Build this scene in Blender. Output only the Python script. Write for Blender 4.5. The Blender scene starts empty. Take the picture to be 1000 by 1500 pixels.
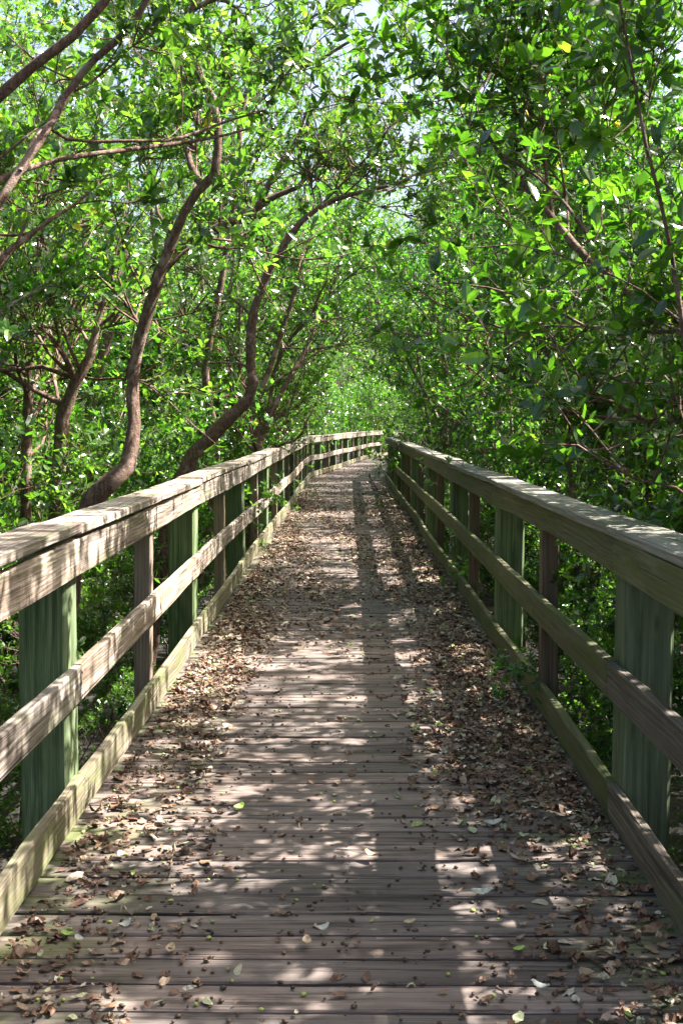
import bpy, math, random
import numpy as np
from mathutils import Vector
R = math.radians
rs = np.random.RandomState
sc = bpy.context.scene
COL = sc.collection

# ------------------------------------------------------------------ camera
F = 1750.0; CAMH = 1.53; PITCH = math.atan((750-618)/F); YAW = math.atan(10/F)
cam_d = bpy.data.cameras.new('camera'); cam = bpy.data.objects.new('camera', cam_d); COL.objects.link(cam)
cam.location = (0, 0, CAMH); cam.rotation_euler = (R(90)-PITCH, 0, YAW)
cam_d.sensor_fit = 'VERTICAL'; cam_d.sensor_height = 36; cam_d.lens = 36*F/1500
cam_d.clip_start = .05; cam_d.clip_end = 1000
sc.camera = cam

def at(px, py, Y):
    """world point at forward distance Y which the photograph shows at pixel px, py"""
    x, z = (px-500)/F, -(py-750)/F
    cp, sp = math.cos(PITCH), math.sin(PITCH)
    fy, fz = cp+z*sp, -sp+z*cp
    cy, sy = math.cos(YAW), math.sin(YAW)
    wx, wy = x*cy-fy*sy, x*sy+fy*cy
    k = Y/wy
    return np.array((wx*k, Y, CAMH+fz*k))

# ------------------------------------------------------------------ node helpers
def mat(name):
    m = bpy.data.materials.new(name); m.use_nodes = True
    nt = m.node_tree; nt.nodes.clear()
    out = nt.nodes.new('ShaderNodeOutputMaterial')
    return m, nt, out
class N:
    def __init__(s, nt): s.nt = nt
    def n(s, t, **k):
        o = s.nt.nodes.new('ShaderNode'+t)
        for a, v in k.items(): setattr(o, a, v)
        return o
    def put(s, sock, v):
        if hasattr(v, 'is_output') or isinstance(v, bpy.types.NodeSocket): s.nt.links.new(v, sock)
        elif isinstance(v, (tuple, list)) and sock.type == 'RGBA' and len(v) == 3: sock.default_value = (*v, 1)
        else: sock.default_value = v
    def math(s, op, a, b=0.0, clamp=False):
        o = s.n('Math', operation=op, use_clamp=clamp); s.put(o.inputs[0], a); s.put(o.inputs[1], b); return o.outputs[0]
    def ramp(s, f, stops):
        o = s.n('ValToRGB'); s.put(o.inputs[0], f); e = o.color_ramp.elements
        while len(e) < len(stops): e.new(.5)
        for i, (p, c) in enumerate(stops):
            e[i].position = p; e[i].color = (*c, 1) if len(c) == 3 else c
        return o.outputs[0]
    def g(s, f, a, b): return s.ramp(f, [(a, (0, 0, 0)), (b, (1, 1, 1))])
    def mix(s, f, a, b, mode='MIX'):
        o = s.n('Mix', data_type='RGBA', blend_type=mode); s.put(o.inputs[0], f); s.put(o.inputs[6], a); s.put(o.inputs[7], b); return o.outputs[2]
    def noise(s, vec, scale, detail=4, rough=.55, dist=0):
        o = s.n('TexNoise'); s.put(o.inputs['Vector'], vec); o.inputs['Scale'].default_value = scale
        o.inputs['Detail'].default_value = detail; o.inputs['Roughness'].default_value = rough; o.inputs['Distortion'].default_value = dist
        return o.outputs[0]
    def vscale(s, vec, sx, sy, sz=1):
        o = s.n('Mapping'); s.put(o.inputs[0], vec); o.inputs['Scale'].default_value = (sx, sy, sz); return o.outputs[0]

def wood(name, dark, mid, light, moss=.0, moss_col=(.10, .15, .03), rough=.8, crack=.6, stain=(.05, .03, .02), stain_amt=.35, bump=.35, grain=1.0, edge_moss=False, fib=1.0, bv=.42):
    m, nt, out = mat(name); b = N(nt)
    uv = b.n('UVMap'); uv.uv_map = 'UVMap'; uv = uv.outputs[0]
    at_ = b.n('Attribute'); at_.attribute_name = 'rnd'; rnd = at_.outputs['Fac']
    fine = b.noise(b.vscale(uv, 2.6, 230), 1, 4, .7)
    mid_n = b.noise(b.vscale(uv, .9, 48), 1, 5, .65)
    # cathedral grain: bands across the board bent by slow noise along it
    warp = b.noise(b.vscale(uv, .8, 5), 1, 1, .4)
    sep = b.n('SeparateXYZ'); nt.links.new(uv, sep.inputs[0])
    ph = b.math('ADD', b.math('MULTIPLY', sep.outputs[1], 330*grain), b.math('MULTIPLY', warp, 34))
    rings = b.math('POWER', b.math('MULTIPLY', b.math('ADD', b.math('SINE', ph), 1), .5), 2.2)
    rings = b.math('MULTIPLY', rings, b.g(b.noise(b.vscale(uv, .7, 3), 1.7, 2), .35, .6))
    blot = b.noise(b.vscale(uv, 1.3, 5), 1, 4, .6)
    big = b.noise(b.vscale(uv, .55, 1.5), 1, 3, .5)
    v = b.math('ADD', b.math('MULTIPLY', fine, .52), b.math('MULTIPLY', mid_n, .46))
    v = b.math('SUBTRACT', v, b.math('MULTIPLY', rings, .10))
    if fib != 1: v = b.math('ADD', b.math('MULTIPLY', v, fib), .48*(1-fib))
    col = b.ramp(v, [(.34, dark), (.48, mid), (.62, light)])
    col = b.mix(b.math('MULTIPLY', b.g(blot, .52, .68), stain_amt), col, stain)
    col = b.mix(b.math('MULTIPLY', b.g(big, .45, .7), .35), col, light)
    mil = b.g(b.noise(b.vscale(uv, 1.0, 16), 1.4, 7, .75), .52, .60)
    col = b.mix(b.math('MULTIPLY', mil, stain_amt*1.1, True), col, tuple(c*.7 for c in dark))
    vo = b.n('TexVoronoi'); b.put(vo.inputs['Vector'], b.vscale(uv, 1.5, 5)); vo.inputs['Scale'].default_value = 1; vo.inputs['Randomness'].default_value = 1
    kn = b.math('SUBTRACT', 1, b.g(vo.outputs['Distance'], .045, .085))
    col = b.mix(b.math('MULTIPLY', kn, .75), col, tuple(c*.5 for c in stain))
    # per board value
    hv = b.n('HueSaturation'); b.put(hv.inputs['Color'], col)
    b.put(hv.inputs['Value'], b.math('ADD', b.math('MULTIPLY', rnd, bv), 1-bv/2))
    b.put(hv.inputs['Saturation'], b.math('ADD', b.math('MULTIPLY', rnd, .3), .85))
    col = hv.outputs[0]
    if moss > 0:
        mn = b.noise(b.vscale(uv, 1.1, 7), 1.3, 5, .7)
        mk = b.g(mn, .62-.34*moss, .80-.30*moss)
        mk = b.math('MULTIPLY', mk, b.math('ADD', b.math('MULTIPLY', fine, .9), .2), True)
        col = b.mix(mk, col, moss_col)
    if edge_moss:
        tc = b.n('TexCoord'); sx = b.n('SeparateXYZ'); nt.links.new(tc.outputs['Object'], sx.inputs[0])
        em = b.math('MULTIPLY', b.g(b.math('ABSOLUTE', sx.outputs[0]), .55, .95), b.g(b.noise(tc.outputs['Object'], 2.6, 5, .7), .46, .60))
        col = b.mix(b.math('MULTIPLY', em, .7), col, (.085, .115, .022))
    ck = b.g(b.noise(b.vscale(uv, 1.1, 75), 1, 2, .5), .64, .72)
    col = b.mix(b.math('MULTIPLY', ck, crack), col, tuple(c*.25 for c in dark))
    p = b.n('BsdfPrincipled'); b.put(p.inputs['Base Color'], col); p.inputs['Roughness'].default_value = rough
    p.inputs['Specular IOR Level'].default_value = .3
    hgt = b.math('SUBTRACT', v, b.math('MULTIPLY', ck, .6))
    bp = b.n('Bump'); bp.inputs['Strength'].default_value = bump; bp.inputs['Distance'].default_value = .006
    b.put(bp.inputs['Height'], hgt); nt.links.new(bp.outputs[0], p.inputs['Normal'])
    nt.links.new(p.outputs[0], out.inputs[0])
    return m

M = {}
M['deck'] = wood('deck_wood', (.045, .033, .028), (.140, .108, .093), (.27, .222, .196), moss=0, crack=.8, stain=(.062, .043, .037), stain_amt=.7, bump=.5, grain=.1, edge_moss=True, fib=.75, bv=.62)
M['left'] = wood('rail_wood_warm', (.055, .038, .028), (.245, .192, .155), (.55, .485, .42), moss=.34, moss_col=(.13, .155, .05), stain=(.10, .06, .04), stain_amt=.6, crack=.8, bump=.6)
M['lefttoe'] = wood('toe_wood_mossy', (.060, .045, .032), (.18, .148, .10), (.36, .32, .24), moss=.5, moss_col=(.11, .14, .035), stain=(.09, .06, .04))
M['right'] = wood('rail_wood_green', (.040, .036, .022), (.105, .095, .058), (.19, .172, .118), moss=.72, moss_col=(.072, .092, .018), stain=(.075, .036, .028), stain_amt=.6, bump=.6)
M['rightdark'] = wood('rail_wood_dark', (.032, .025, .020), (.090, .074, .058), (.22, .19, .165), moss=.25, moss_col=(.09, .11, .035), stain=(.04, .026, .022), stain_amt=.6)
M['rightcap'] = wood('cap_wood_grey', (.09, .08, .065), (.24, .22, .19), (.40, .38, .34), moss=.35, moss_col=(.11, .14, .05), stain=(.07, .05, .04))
M['greenpost'] = wood('treated_post_green', (.040, .060, .026), (.105, .145, .066), (.215, .26, .15), moss=.15, moss_col=(.06, .085, .03), stain=(.060, .052, .030), stain_amt=.5, crack=.7, bump=.4, grain=.5)
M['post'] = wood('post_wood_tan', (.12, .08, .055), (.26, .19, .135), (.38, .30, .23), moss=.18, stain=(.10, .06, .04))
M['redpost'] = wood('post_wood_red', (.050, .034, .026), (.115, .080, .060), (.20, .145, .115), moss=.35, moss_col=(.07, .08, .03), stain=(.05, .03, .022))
M['beam'] = wood('beam_wood', (.03, .026, .02), (.07, .06, .045), (.12, .1, .08), moss=.3)

def simple(name, col, rough=.8, spec=.3):
    m, nt, out = mat(name); b = N(nt); p = b.n('BsdfPrincipled')
    b.put(p.inputs['Base Color'], col); p.inputs['Roughness'].default_value = rough; p.inputs['Specular IOR Level'].default_value = spec
    nt.links.new(p.outputs[0], out.inputs[0]); return m
M['nail'] = simple('rusty_nail', (.012, .009, .008), .7)

def leafmat(name, stops, trans, tf, rough=.32, spec=.5, dull=.0):
    m, nt, out = mat(name); b = N(nt)
    a = b.n('Attribute'); a.attribute_name = 'rnd'; rnd = a.outputs['Fac']
    oi = b.n('ObjectInfo')
    col = b.ramp(rnd, stops)
    hv = b.n('HueSaturation'); b.put(hv.inputs['Color'], col)
    b.put(hv.inputs['Value'], b.math('ADD', b.math('MULTIPLY', oi.outputs['Random'], .4), .8))
    b.put(hv.inputs['Hue'], b.math('ADD', b.math('MULTIPLY', oi.outputs['Random'], .02), .492))
    col = hv.outputs[0]
    p = b.n('BsdfPrincipled'); b.put(p.inputs['Base Color'], col); p.inputs['Roughness'].default_value = rough
    p.inputs['Specular IOR Level'].default_value = spec
    t = b.n('BsdfTranslucent'); b.put(t.inputs[0], b.mix(1, col, trans, 'MULTIPLY'))
    ms = b.n('MixShader'); ms.inputs[0].default_value = tf
    nt.links.new(p.outputs[0], ms.inputs[1]); nt.links.new(t.outputs[0], ms.inputs[2]); nt.links.new(ms.outputs[0], out.inputs[0])
    return m
GREEN = [(0, (.018, .046, .009)), (.45, (.046, .098, .019)), (.80, (.092, .168, .036)), (.95, (.17, .24, .05)), (.975, (.28, .26, .05)), (1, (.20, .13, .05))]
GREEN2 = [(0, (.014, .040, .007)), (.45, (.034, .082, .012)), (.80, (.066, .138, .020)), (.95, (.13, .21, .03)), (.975, (.24, .21, .04)), (1, (.16, .08, .03))]
M['leaf'] = leafmat('mangrove_leaf_light', GREEN, (2.9, 3.4, 1.0), .40, .22, .9)
M['leaf2'] = leafmat('mangrove_leaf_deep', GREEN2, (2.9, 3.8, 1.0), .43, .25, .8)
def litter(name, stops):
    m, nt, out = mat(name); b = N(nt)
    a = b.n('Attribute'); a.attribute_name = 'rnd'
    tc = b.n('TexCoord'); nz = b.noise(tc.outputs['Object'], 90, 3)
    col = b.ramp(a.outputs['Fac'], stops)
    col = b.mix(b.math('MULTIPLY', b.g(nz, .45, .7), .45), col, (.05, .03, .02))
    p = b.n('BsdfPrincipled'); b.put(p.inputs['Base Color'], col); p.inputs['Roughness'].default_value = .55
    p.inputs['Specular IOR Level'].default_value = .4
    nt.links.new(p.outputs[0], out.inputs[0]); return m
M['litter'] = litter('dry_leaf', [(0, (.050, .024, .014)), (.30, (.125, .064, .038)), (.58, (.215, .122, .074)), (.76, (.33, .235, .16)), (.93, (.46, .42, .34)), (.985, (.30, .36, .10))])
M['seed'] = litter('seed_husk', [(0, (.030, .018, .014)), (.6, (.075, .044, .030)), (.88, (.14, .09, .05)), (.90, (.20, .28, .05)), (1, (.34, .42, .09))])
M['paleleaf'] = litter('pale_leaf', [(0, (.34, .36, .30)), (1, (.50, .50, .44))])
M['limeleaf'] = litter('lime_leaf', [(0, (.22, .36, .06)), (1, (.30, .42, .08))])
M['tanleaf'] = litter('tan_leaf', [(0, (.34, .24, .14)), (1, (.44, .34, .22))])
def bark(name, c0, c1, c2):
    m, nt, out = mat(name); b = N(nt)
    tc = b.n('TexCoord'); v = b.vscale(tc.outputs['Object'], 1, 1, .3); o_ = tc.outputs['Object']
    n1 = b.noise(v, 60, 6, .75); n2 = b.noise(o_, 4, 4, .7); n3 = b.noise(b.vscale(o_, 1, 1, 3), 34, 4, .7)
    col = b.ramp(n1, [(.32, c0), (.5, c1), (.68, c2)])
    col = b.mix(b.math('MULTIPLY', b.g(n3, .56, .66), .8), col, c0)
    col = b.mix(b.math('MULTIPLY', b.g(n2, .54, .60), .6), col, tuple(min(1, c*1.35+.02) for c in c2))
    col = b.mix(b.math('MULTIPLY', b.g(b.noise(o_, 9, 4, .7), .60, .64), .5), col, (.12, .15, .07))
    p = b.n('BsdfPrincipled'); b.put(p.inputs['Base Color'], col); p.inputs['Roughness'].default_value = .9; p.inputs['Specular IOR Level'].default_value = .2
    bp = b.n('Bump'); bp.inputs['Strength'].default_value = .9; bp.inputs['Distance'].default_value = .012; b.put(bp.inputs['Height'], b.math('SUBTRACT', n1, b.math('MULTIPLY', n3, .8)))
    nt.links.new(bp.outputs[0], p.inputs['Normal']); nt.links.new(p.outputs[0], out.inputs[0]); return m
M['bark'] = bark('bark_brown', (.045, .026, .018), (.125, .075, .055), (.24, .165, .13))
M['bark2'] = bark('bark_grey', (.06, .045, .035), (.15, .115, .09), (.30, .25, .21))

# ground
m, nt, out = mat('swamp_mud'); b = N(nt); tc = b.n('TexCoord')
n1 = b.noise(tc.outputs['Object'], 1.2, 6, .65); n2 = b.noise(tc.outputs['Object'], 22, 5, .7)
col = b.ramp(n2, [(.3, (.008, .006, .004)), (.52, (.022, .016, .011)), (.7, (.055, .038, .025))])
col = b.mix(b.g(n1, .5, .62), col, (.010, .009, .006))
p = b.n('BsdfPrincipled'); b.put(p.inputs['Base Color'], col); b.put(p.inputs['Roughness'], b.ramp(n1, [(.48, (.85,)*3), (.62, (.35,)*3)]))
bp = b.n('Bump'); bp.inputs['Strength'].default_value = .8; bp.inputs['Distance'].default_value = .05; b.put(bp.inputs['Height'], n2)
nt.links.new(bp.outputs[0], p.inputs['Normal']); nt.links.new(p.outputs[0], out.inputs[0]); M['ground'] = m

# ------------------------------------------------------------------ mesh building
class MB:
    def __init__(s): s.v = []; s.loops = []; s.tot = []; s.rnd = []; s.uv = []; s.mi = []; s.nv = 0
    def add(s, verts, loops, tot, rnd=0., uv=None, mi=0):
        verts = np.asarray(verts, np.float32).reshape(-1, 3)
        loops = np.asarray(loops, np.int32).ravel(); tot = np.asarray(tot, np.int32).ravel()
        s.v.append(verts); s.loops.append(loops+s.nv); s.tot.append(tot)
        s.rnd.append(np.broadcast_to(np.asarray(rnd, np.float32), (len(verts),)).copy() if np.ndim(rnd) == 0 else np.asarray(rnd, np.float32))
        s.uv.append(np.zeros((len(loops), 2), np.float32) if uv is None else np.asarray(uv, np.float32).reshape(-1, 2))
        s.mi.append(np.full(len(tot), mi, np.int32)); s.nv += len(verts)
    def mesh(s, name, mats, smooth=False):
        me = bpy.data.meshes.new(name)
        v = np.concatenate(s.v); l = np.concatenate(s.loops); t = np.concatenate(s.tot)
        me.vertices.add(len(v)); me.vertices.foreach_set('co', v.ravel())
        me.loops.add(len(l)); me.loops.foreach_set('vertex_index', l)
        me.polygons.add(len(t)); me.polygons.foreach_set('loop_start', np.concatenate(([0], np.cumsum(t)[:-1])).astype(np.int32))
        a = me.attributes.new('rnd', 'FLOAT', 'POINT'); a.data.foreach_set('value', np.concatenate(s.rnd))
        u = me.uv_layers.new(name='UVMap'); u.data.foreach_set('uv', np.concatenate(s.uv).ravel())
        for k in mats: me.materials.append(k)
        me.polygons.foreach_set('material_index', np.concatenate(s.mi))
        me.polygons.foreach_set('use_smooth', np.full(len(t), smooth))
        me.update(calc_edges=True); me.validate()
        return me
    def build(s, name, mats, parent=None, smooth=False):
        o = bpy.data.objects.new(name, s.mesh(name, mats if isinstance(mats, list) else [mats], smooth)); COL.objects.link(o)
        if parent: o.parent = parent
        return o
def tag(o, label=None, cat=None, group=None, kind=None):
    if label: o['label'] = label
    if cat: o['category'] = cat
    if group: o['group'] = group
    if kind: o['kind'] = kind
    return o
def empty(name, loc):
    o = bpy.data.objects.new(name, None); COL.objects.link(o); o.location = loc; o.empty_display_size = .1; return o

def tubes(mb, P, Rd, sides, rnd=0.):
    """n tubes of k rings at once: P (n,k,3), Rd (n,k)"""
    P = np.asarray(P, float); Rd = np.asarray(Rd, float); n, k = P.shape[:2]
    T = np.gradient(P, axis=1); T /= np.linalg.norm(T, axis=2, keepdims=True)+1e-9
    ref = np.where(np.abs(T[:, :1, 2:3]) > .8, np.array([1., 0, 0]), np.array([0., 0, 1.]))
    A = np.cross(T, ref); A /= np.linalg.norm(A, axis=2, keepdims=True)+1e-9
    B = np.cross(T, A)
    th = np.arange(sides)*2*math.pi/sides
    V = P[:, :, None]+Rd[:, :, None, None]*(A[:, :, None]*np.cos(th)[None, None, :, None]+B[:, :, None]*np.sin(th)[None, None, :, None])
    i = np.arange(n)[:, None, None]; j = np.arange(k-1)[None, :, None]; q = np.arange(sides)[None, None, :]
    base = (i*k+j)*sides; q2 = (q+1) % sides
    L = np.stack([base+q, base+q2, base+sides+q2, base+sides+q], -1)
    mb.add(V.reshape(-1, 3), L.ravel(), np.full(n*(k-1)*sides, 4), rnd)

def smooth_path(pts, n):
    """smooth curve through pts resampled evenly to n points (rows may hold more than 3 columns)"""
    p = np.asarray(pts, float); t = np.concatenate([[0], np.cumsum(np.sqrt(np.linalg.norm(np.diff(p[:, :3], axis=0), axis=1)))])
    T = np.gradient(p, t, axis=0); ts = np.linspace(0, t[-1], 400); i = np.clip(np.searchsorted(t, ts, side='right')-1, 0, len(t)-2)
    h = (t[i+1]-t[i])[:, None]; u = ((ts-t[i])[:, None])/h
    D = (2*u**3-3*u**2+1)*p[i]+(u**3-2*u**2+u)*h*T[i]+(-2*u**3+3*u**2)*p[i+1]+(u**3-u**2)*h*T[i+1]
    L_ = np.concatenate([[0], np.cumsum(np.linalg.norm(np.diff(D[:, :3], axis=0), axis=1))])
    return np.stack([np.interp(np.linspace(0, L_[-1], n), L_, D[:, c]) for c in range(D.shape[1])], 1)

# leaves --------------------------------------------------------------
LV = np.array([(0, 0, 0), (-.20, .30, .035), (0, .30, 0), (.20, .30, .035), (-.185, .70, .02), (0, .70, -.015), (.185, .70, .02), (0, 1, -.07)])
LF = [(0, 2, 1), (0, 3, 2), (1, 2, 5, 4), (2, 3, 6, 5), (4, 5, 7), (5, 6, 7)]
LL = np.array([i for f in LF for i in f]); LT = np.array([len(f) for f in LF])
SV = np.array([(0, 0, 0), (-.22, .5, .03), (.22, .5, .03), (0, 1, -.05)]); SL = np.array([0, 2, 1, 1, 2, 3]); ST = np.array([3, 3])
_ts = [.10, .28, .50, .72, .90]
HV = np.array([(0, 0, 0)]+[q for i_, t_ in enumerate(_ts) for w_ in (.215*math.sin(math.pi*t_**.9)**.75,) for q in ((-w_, t_, .03), (0, t_, 0), (w_, t_, .03))]+[(0, 1, -.02)])
_hf = [(0, 2, 1), (0, 3, 2)]+[f for k_ in range(4) for f in ((1+3*k_, 2+3*k_, 5+3*k_, 4+3*k_), (2+3*k_, 3+3*k_, 6+3*k_, 5+3*k_))]+[(13, 14, 16), (14, 15, 16)]
HL = np.array([i for f in _hf for i in f]); HT = np.array([len(f) for f in _hf])
def unit(a): return a/(np.linalg.norm(a, axis=-1, keepdims=True)+1e-9)
def leaves(mb, pos, d, nrm, size, rnd, low=False, curl=None, mi=0, wid=1.0, crinkle=None):
    V, L, T = (SV, SL, ST) if low is True else (HV, HL, HT) if low == 'fine' else (LV, LL, LT)
    n = len(pos); d = unit(d); x = unit(np.cross(d, nrm)); z = np.cross(x, d)
    V = np.broadcast_to(V, (n,)+V.shape).copy()
    V[:, :, 0] *= wid if np.ndim(wid) == 0 else wid[:, None]
    if crinkle is not None: V = V+crinkle.normal(0, 1, V.shape)*np.array([.014, .014, .035])
    if curl is not None: V[:, :, 2] = V[:, :, 2]*(1+curl[:, None]*3)+curl[:, None]*(V[:, :, 1]-.5)**2*1.6
    W = pos[:, None]+size[:, None, None]*(V[:, :, :1]*x[:, None]+V[:, :, 1:2]*d[:, None]+V[:, :, 2:]*z[:, None])
    k = V.shape[1]
    mb.add(W.reshape(-1, 3), (L[None]+(np.arange(n)*k)[:, None]).ravel(), np.tile(T, n), np.repeat(rnd, k), mi=mi)

def walk(rng, p0, d0, length, k, wob, up):
    """n random walks: p0 (n,3), d0 (n,3), length (n,) -> (n,k,3)"""
    n = len(p0); P = np.zeros((n, k, 3)); P[:, 0] = p0; d = unit(d0)
    st = (length/(k-1))[:, None]
    for i in range(1, k):
        d = unit(d+rng.normal(0, wob, (n, 3))+np.array([0, 0, up]))
        P[:, i] = P[:, i-1]+d*st
    return P, d

def grow(seed, stems, limbs=16, llen=1.5, blets=12, ros=4, lv=7, lsize=.066, low=False, t0=.25, bias=(0, 0, 0), up=.12, sides=8, limb_r=.4, blen=.6, zmin=-9):
    """stems: list of (k,4) arrays x,y,z,radius. Returns (wood MB, leaf MB)"""
    rng = rs(seed); W = MB(); C = MB(); bias = np.array(bias, float)
    tot = sum(len(s) for s in stems)
    for s in stems:
        s = np.asarray(s, float); k = len(s)
        Q = s.copy(); Q[1:-1, :3] += rng.normal(0, 1, (k-2, 3))*Q[1:-1, 3:4]*.10; Q[:, 3] *= .9+rng.uniform(-.07, .08, k)
        tubes(W, Q[None, :, :3], Q[None, :, 3], sides+2)
        nl = max(2, int(limbs*k/tot))
        ti = rng.uniform(t0, 1, nl)**.8*(k-1.01); ti[0] = k-1.01
        i = ti.astype(int); fr = (ti-i)[:, None]
        p0 = s[i, :3]*(1-fr)+s[i+1, :3]*fr; r0 = s[i, 3]
        p0[:, 2] = np.maximum(p0[:, 2], zmin)
        tan = unit(s[i+1, :3]-s[i, :3])
        az = rng.uniform(0, 2*math.pi, nl)
        d = np.stack([np.cos(az), np.sin(az), rng.uniform(-.15, .6, nl)], 1)+tan*.45+bias
        ln = llen*rng.uniform(.6, 1.3, nl)
        P, dl = walk(rng, p0, d, ln, 7, .24, up)
        r = np.minimum(r0*limb_r*rng.uniform(.7, 1.1, nl), .035)[:, None]*np.linspace(1, .25, 7)[None]
        tubes(W, P, r, max(5, sides-2))
        # branchlets
        nb = nl*blets; li = np.repeat(np.arange(nl), blets); tj = rng.uniform(.2, 1, nb)*5.99; j = tj.astype(int); fr = (tj-j)[:, None]
        q0 = P[li, j]*(1-fr)+P[li, j+1]*fr
        dd = unit(P[li, j+1]-P[li, j])
        dirs = dd*.7+unit(rng.normal(0, 1, (nb, 3)))*.9+np.array([0, 0, .22])
        B, db = walk(rng, q0, dirs, blen*rng.uniform(.5, 1.35, nb), 4, .22, .10)
        rb = np.clip(r[li, j], .003, .008)[:, None]*np.linspace(1, .35, 4)[None]
        tubes(W, B, rb, 4 if not low else 3)
        # rosettes
        nr = nb*ros; bi = np.repeat(np.arange(nb), ros); u = np.tile(np.linspace(.3, 1, ros), nb)*2.99+rng.uniform(-.3, 0, nr)
        u = np.clip(u, 0, 2.99); j = u.astype(int); fr = (u-j)[:, None]
        c0 = B[bi, j]*(1-fr)+B[bi, j+1]*fr
        td = unit(unit(B[bi, j+1]-B[bi, j])*.8+rng.normal(0, .55, (nr, 3))+np.array([0, 0, .45]))
        tl = rng.uniform(.04, .13, nr)[:, None]
        c1 = c0+td*tl
        if not low: tubes(W, np.stack([c0, c1], 1), np.stack([np.full(nr, .0022), np.full(nr, .0014)], 1), 3)
        # leaves
        n = nr*lv; ri = np.repeat(np.arange(nr), lv); idx = np.tile(np.arange(lv), nr)
        T = td[ri]; A = unit(np.cross(T, np.array([.31, .17, .93]))); Bv = np.cross(T, A)
        ang = idx*2.4+rng.uniform(0, .6, n)+np.repeat(rng.uniform(0, 6.3, nr), lv)
        sp = R(1)*rng.uniform(28, 82, n)
        rad = A*np.cos(ang)[:, None]+Bv*np.sin(ang)[:, None]
        ld = T*np.cos(sp)[:, None]+rad*np.sin(sp)[:, None]
        ld[:, 2] -= .12
        ln_ = T*np.sin(sp)[:, None]-rad*np.cos(sp)[:, None]+rng.normal(0, .25, (n, 3))
        pos = c1[ri]-T*(rng.uniform(0, .9, n)[:, None]*tl[ri])
        keep = rng.uniform(0, 1, n) < .88
        tint = np.clip(np.repeat(rng.uniform(0, .62, nr), lv)+rng.uniform(0, .36, n), 0, .965)
        tint = np.where(rng.uniform(0, 1, n) < .004, rng.uniform(.97, 1, n), tint)
        leaves(C, pos[keep], ld[keep], ln_[keep], (lsize*np.clip(rng.gamma(14, .067, n), .4, 1.5))[keep], tint[keep], low)
    return W, C

def make_tree(name, seed, stems, loc, barkm, leafm, **k):
    root = empty(name, loc)
    W, C = grow(seed, stems, **k)
    t = W.build('trunk', barkm, root, True)
    c = C.build('crown', leafm, root)
    for o in (t, c): o.location = tuple(-np.array(loc)) if k.get('_w') else (0, 0, 0)
    return root
def copy_tree(src):
    r = src.copy(); COL.objects.link(r)
    for ch in src.children:
        c = ch.copy(); COL.objects.link(c); c.parent = r
    return r

# ------------------------------------------------------------------ path of the boardwalk
def centre(s):
    """point and heading of the walk's centre line after s metres"""
    if s <= 32.3: return np.array([-.01, s]), 0.0
    p = np.array([-.01, 32.3]); h = R(6.0); t = 32.3
    while t < s:
        st = min(.5, s-t); p = p+np.array([math.sin(h), math.cos(h)])*st; t += st
        h = R(6.0)+max(0, t-50)*R(2.5)
    return p, min(h, R(60))
def edge(s, off):
    p, h = centre(s); return np.array([p[0]+math.cos(h)*off, p[1]-math.sin(h)*off])

# ground -----------------------------------------------------------------
g = MB(); xs = np.concatenate([[-400, -150], np.linspace(-40, 40, 81), [150, 400]]); ys = np.concatenate([[-300, -60], np.linspace(-12, 90, 103), [200, 500]])
X, Y = np.meshgrid(xs, ys); rg = rs(5)
Zg = -.95+.06*np.sin(X*1.3+Y*.4)+.05*np.sin(Y*1.7-X*.5)+rg.normal(0, .02, X.shape)
nx, ny = len(xs), len(ys); i, j = np.meshgrid(np.arange(nx-1), np.arange(ny-1)); bse = (j*nx+i).ravel()
g.add(np.stack([X, Y, Zg], -1).reshape(-1, 3), np.stack([bse, bse+1, bse+nx+1, bse+nx], -1).ravel(), np.full(len(bse), 4))
tag(g.build('ground', M['ground'], smooth=True), kind='structure')

# deck --------------------------------------------------------------------
def sweep(mb, pts, A, Bx, w, h, cham, rnd, rng, jit=.001, uoff=None, seg=None, ends=True, mi=0):
    """bar through pts (k,3); half extents along unit vectors A (w) and Bx (h), chamfered"""
    pts = np.asarray(pts, float); k = len(pts)
    A = np.broadcast_to(A, (k, 3)); Bx = np.broadcast_to(Bx, (k, 3))
    a, b_, c = w/2, h/2, cham
    S = np.array([(-a+c, -b_), (a-c, -b_), (a, -b_+c), (a, b_-c), (a-c, b_), (-a+c, b_), (-a, b_-c), (-a, -b_+c)])
    V = pts[:, None]+A[:, None]*S[None, :, :1]+Bx[:, None]*S[None, :, 1:]
    V = V+rng.normal(0, jit, V.shape)
    q = np.arange(8); q2 = (q+1) % 8; j = np.arange(k-1)[:, None]
    L = np.stack([j*8+q, j*8+q2, (j+1)*8+q2, (j+1)*8+q], -1)
    ln = np.concatenate([[0], np.cumsum(np.linalg.norm(np.diff(pts, axis=0), axis=1))])
    per = np.concatenate([[0], np.cumsum(np.linalg.norm(np.roll(S, -1, 0)-S, axis=1))])
    uo = rng.uniform(0, 50, 2) if uoff is None else uoff
    U = np.stack([np.stack([np.broadcast_to(ln[:-1, None], (k-1, 8)), np.broadcast_to(per[:8], (k-1, 8))], -1),
                  np.stack([np.broadcast_to(ln[:-1, None], (k-1, 8)), np.broadcast_to(per[1:], (k-1, 8))], -1),
                  np.stack([np.broadcast_to(ln[1:, None], (k-1, 8)), np.broadcast_to(per[1:], (k-1, 8))], -1),
                  np.stack([np.broadcast_to(ln[1:, None], (k-1, 8)), np.broadcast_to(per[:8], (k-1, 8))], -1)], 2)+uo
    mb.add(V.reshape(-1, 3), L.ravel(), np.full(8*(k-1), 4), rnd, U, mi)
    if ends:
        for e, od in ((0, q[::-1]), (k-1, q)):
            vv = V[e]; mb.add(vv, od, [8], rnd, np.tile(uo, (8, 1))+S[od]*.1, mi)

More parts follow.
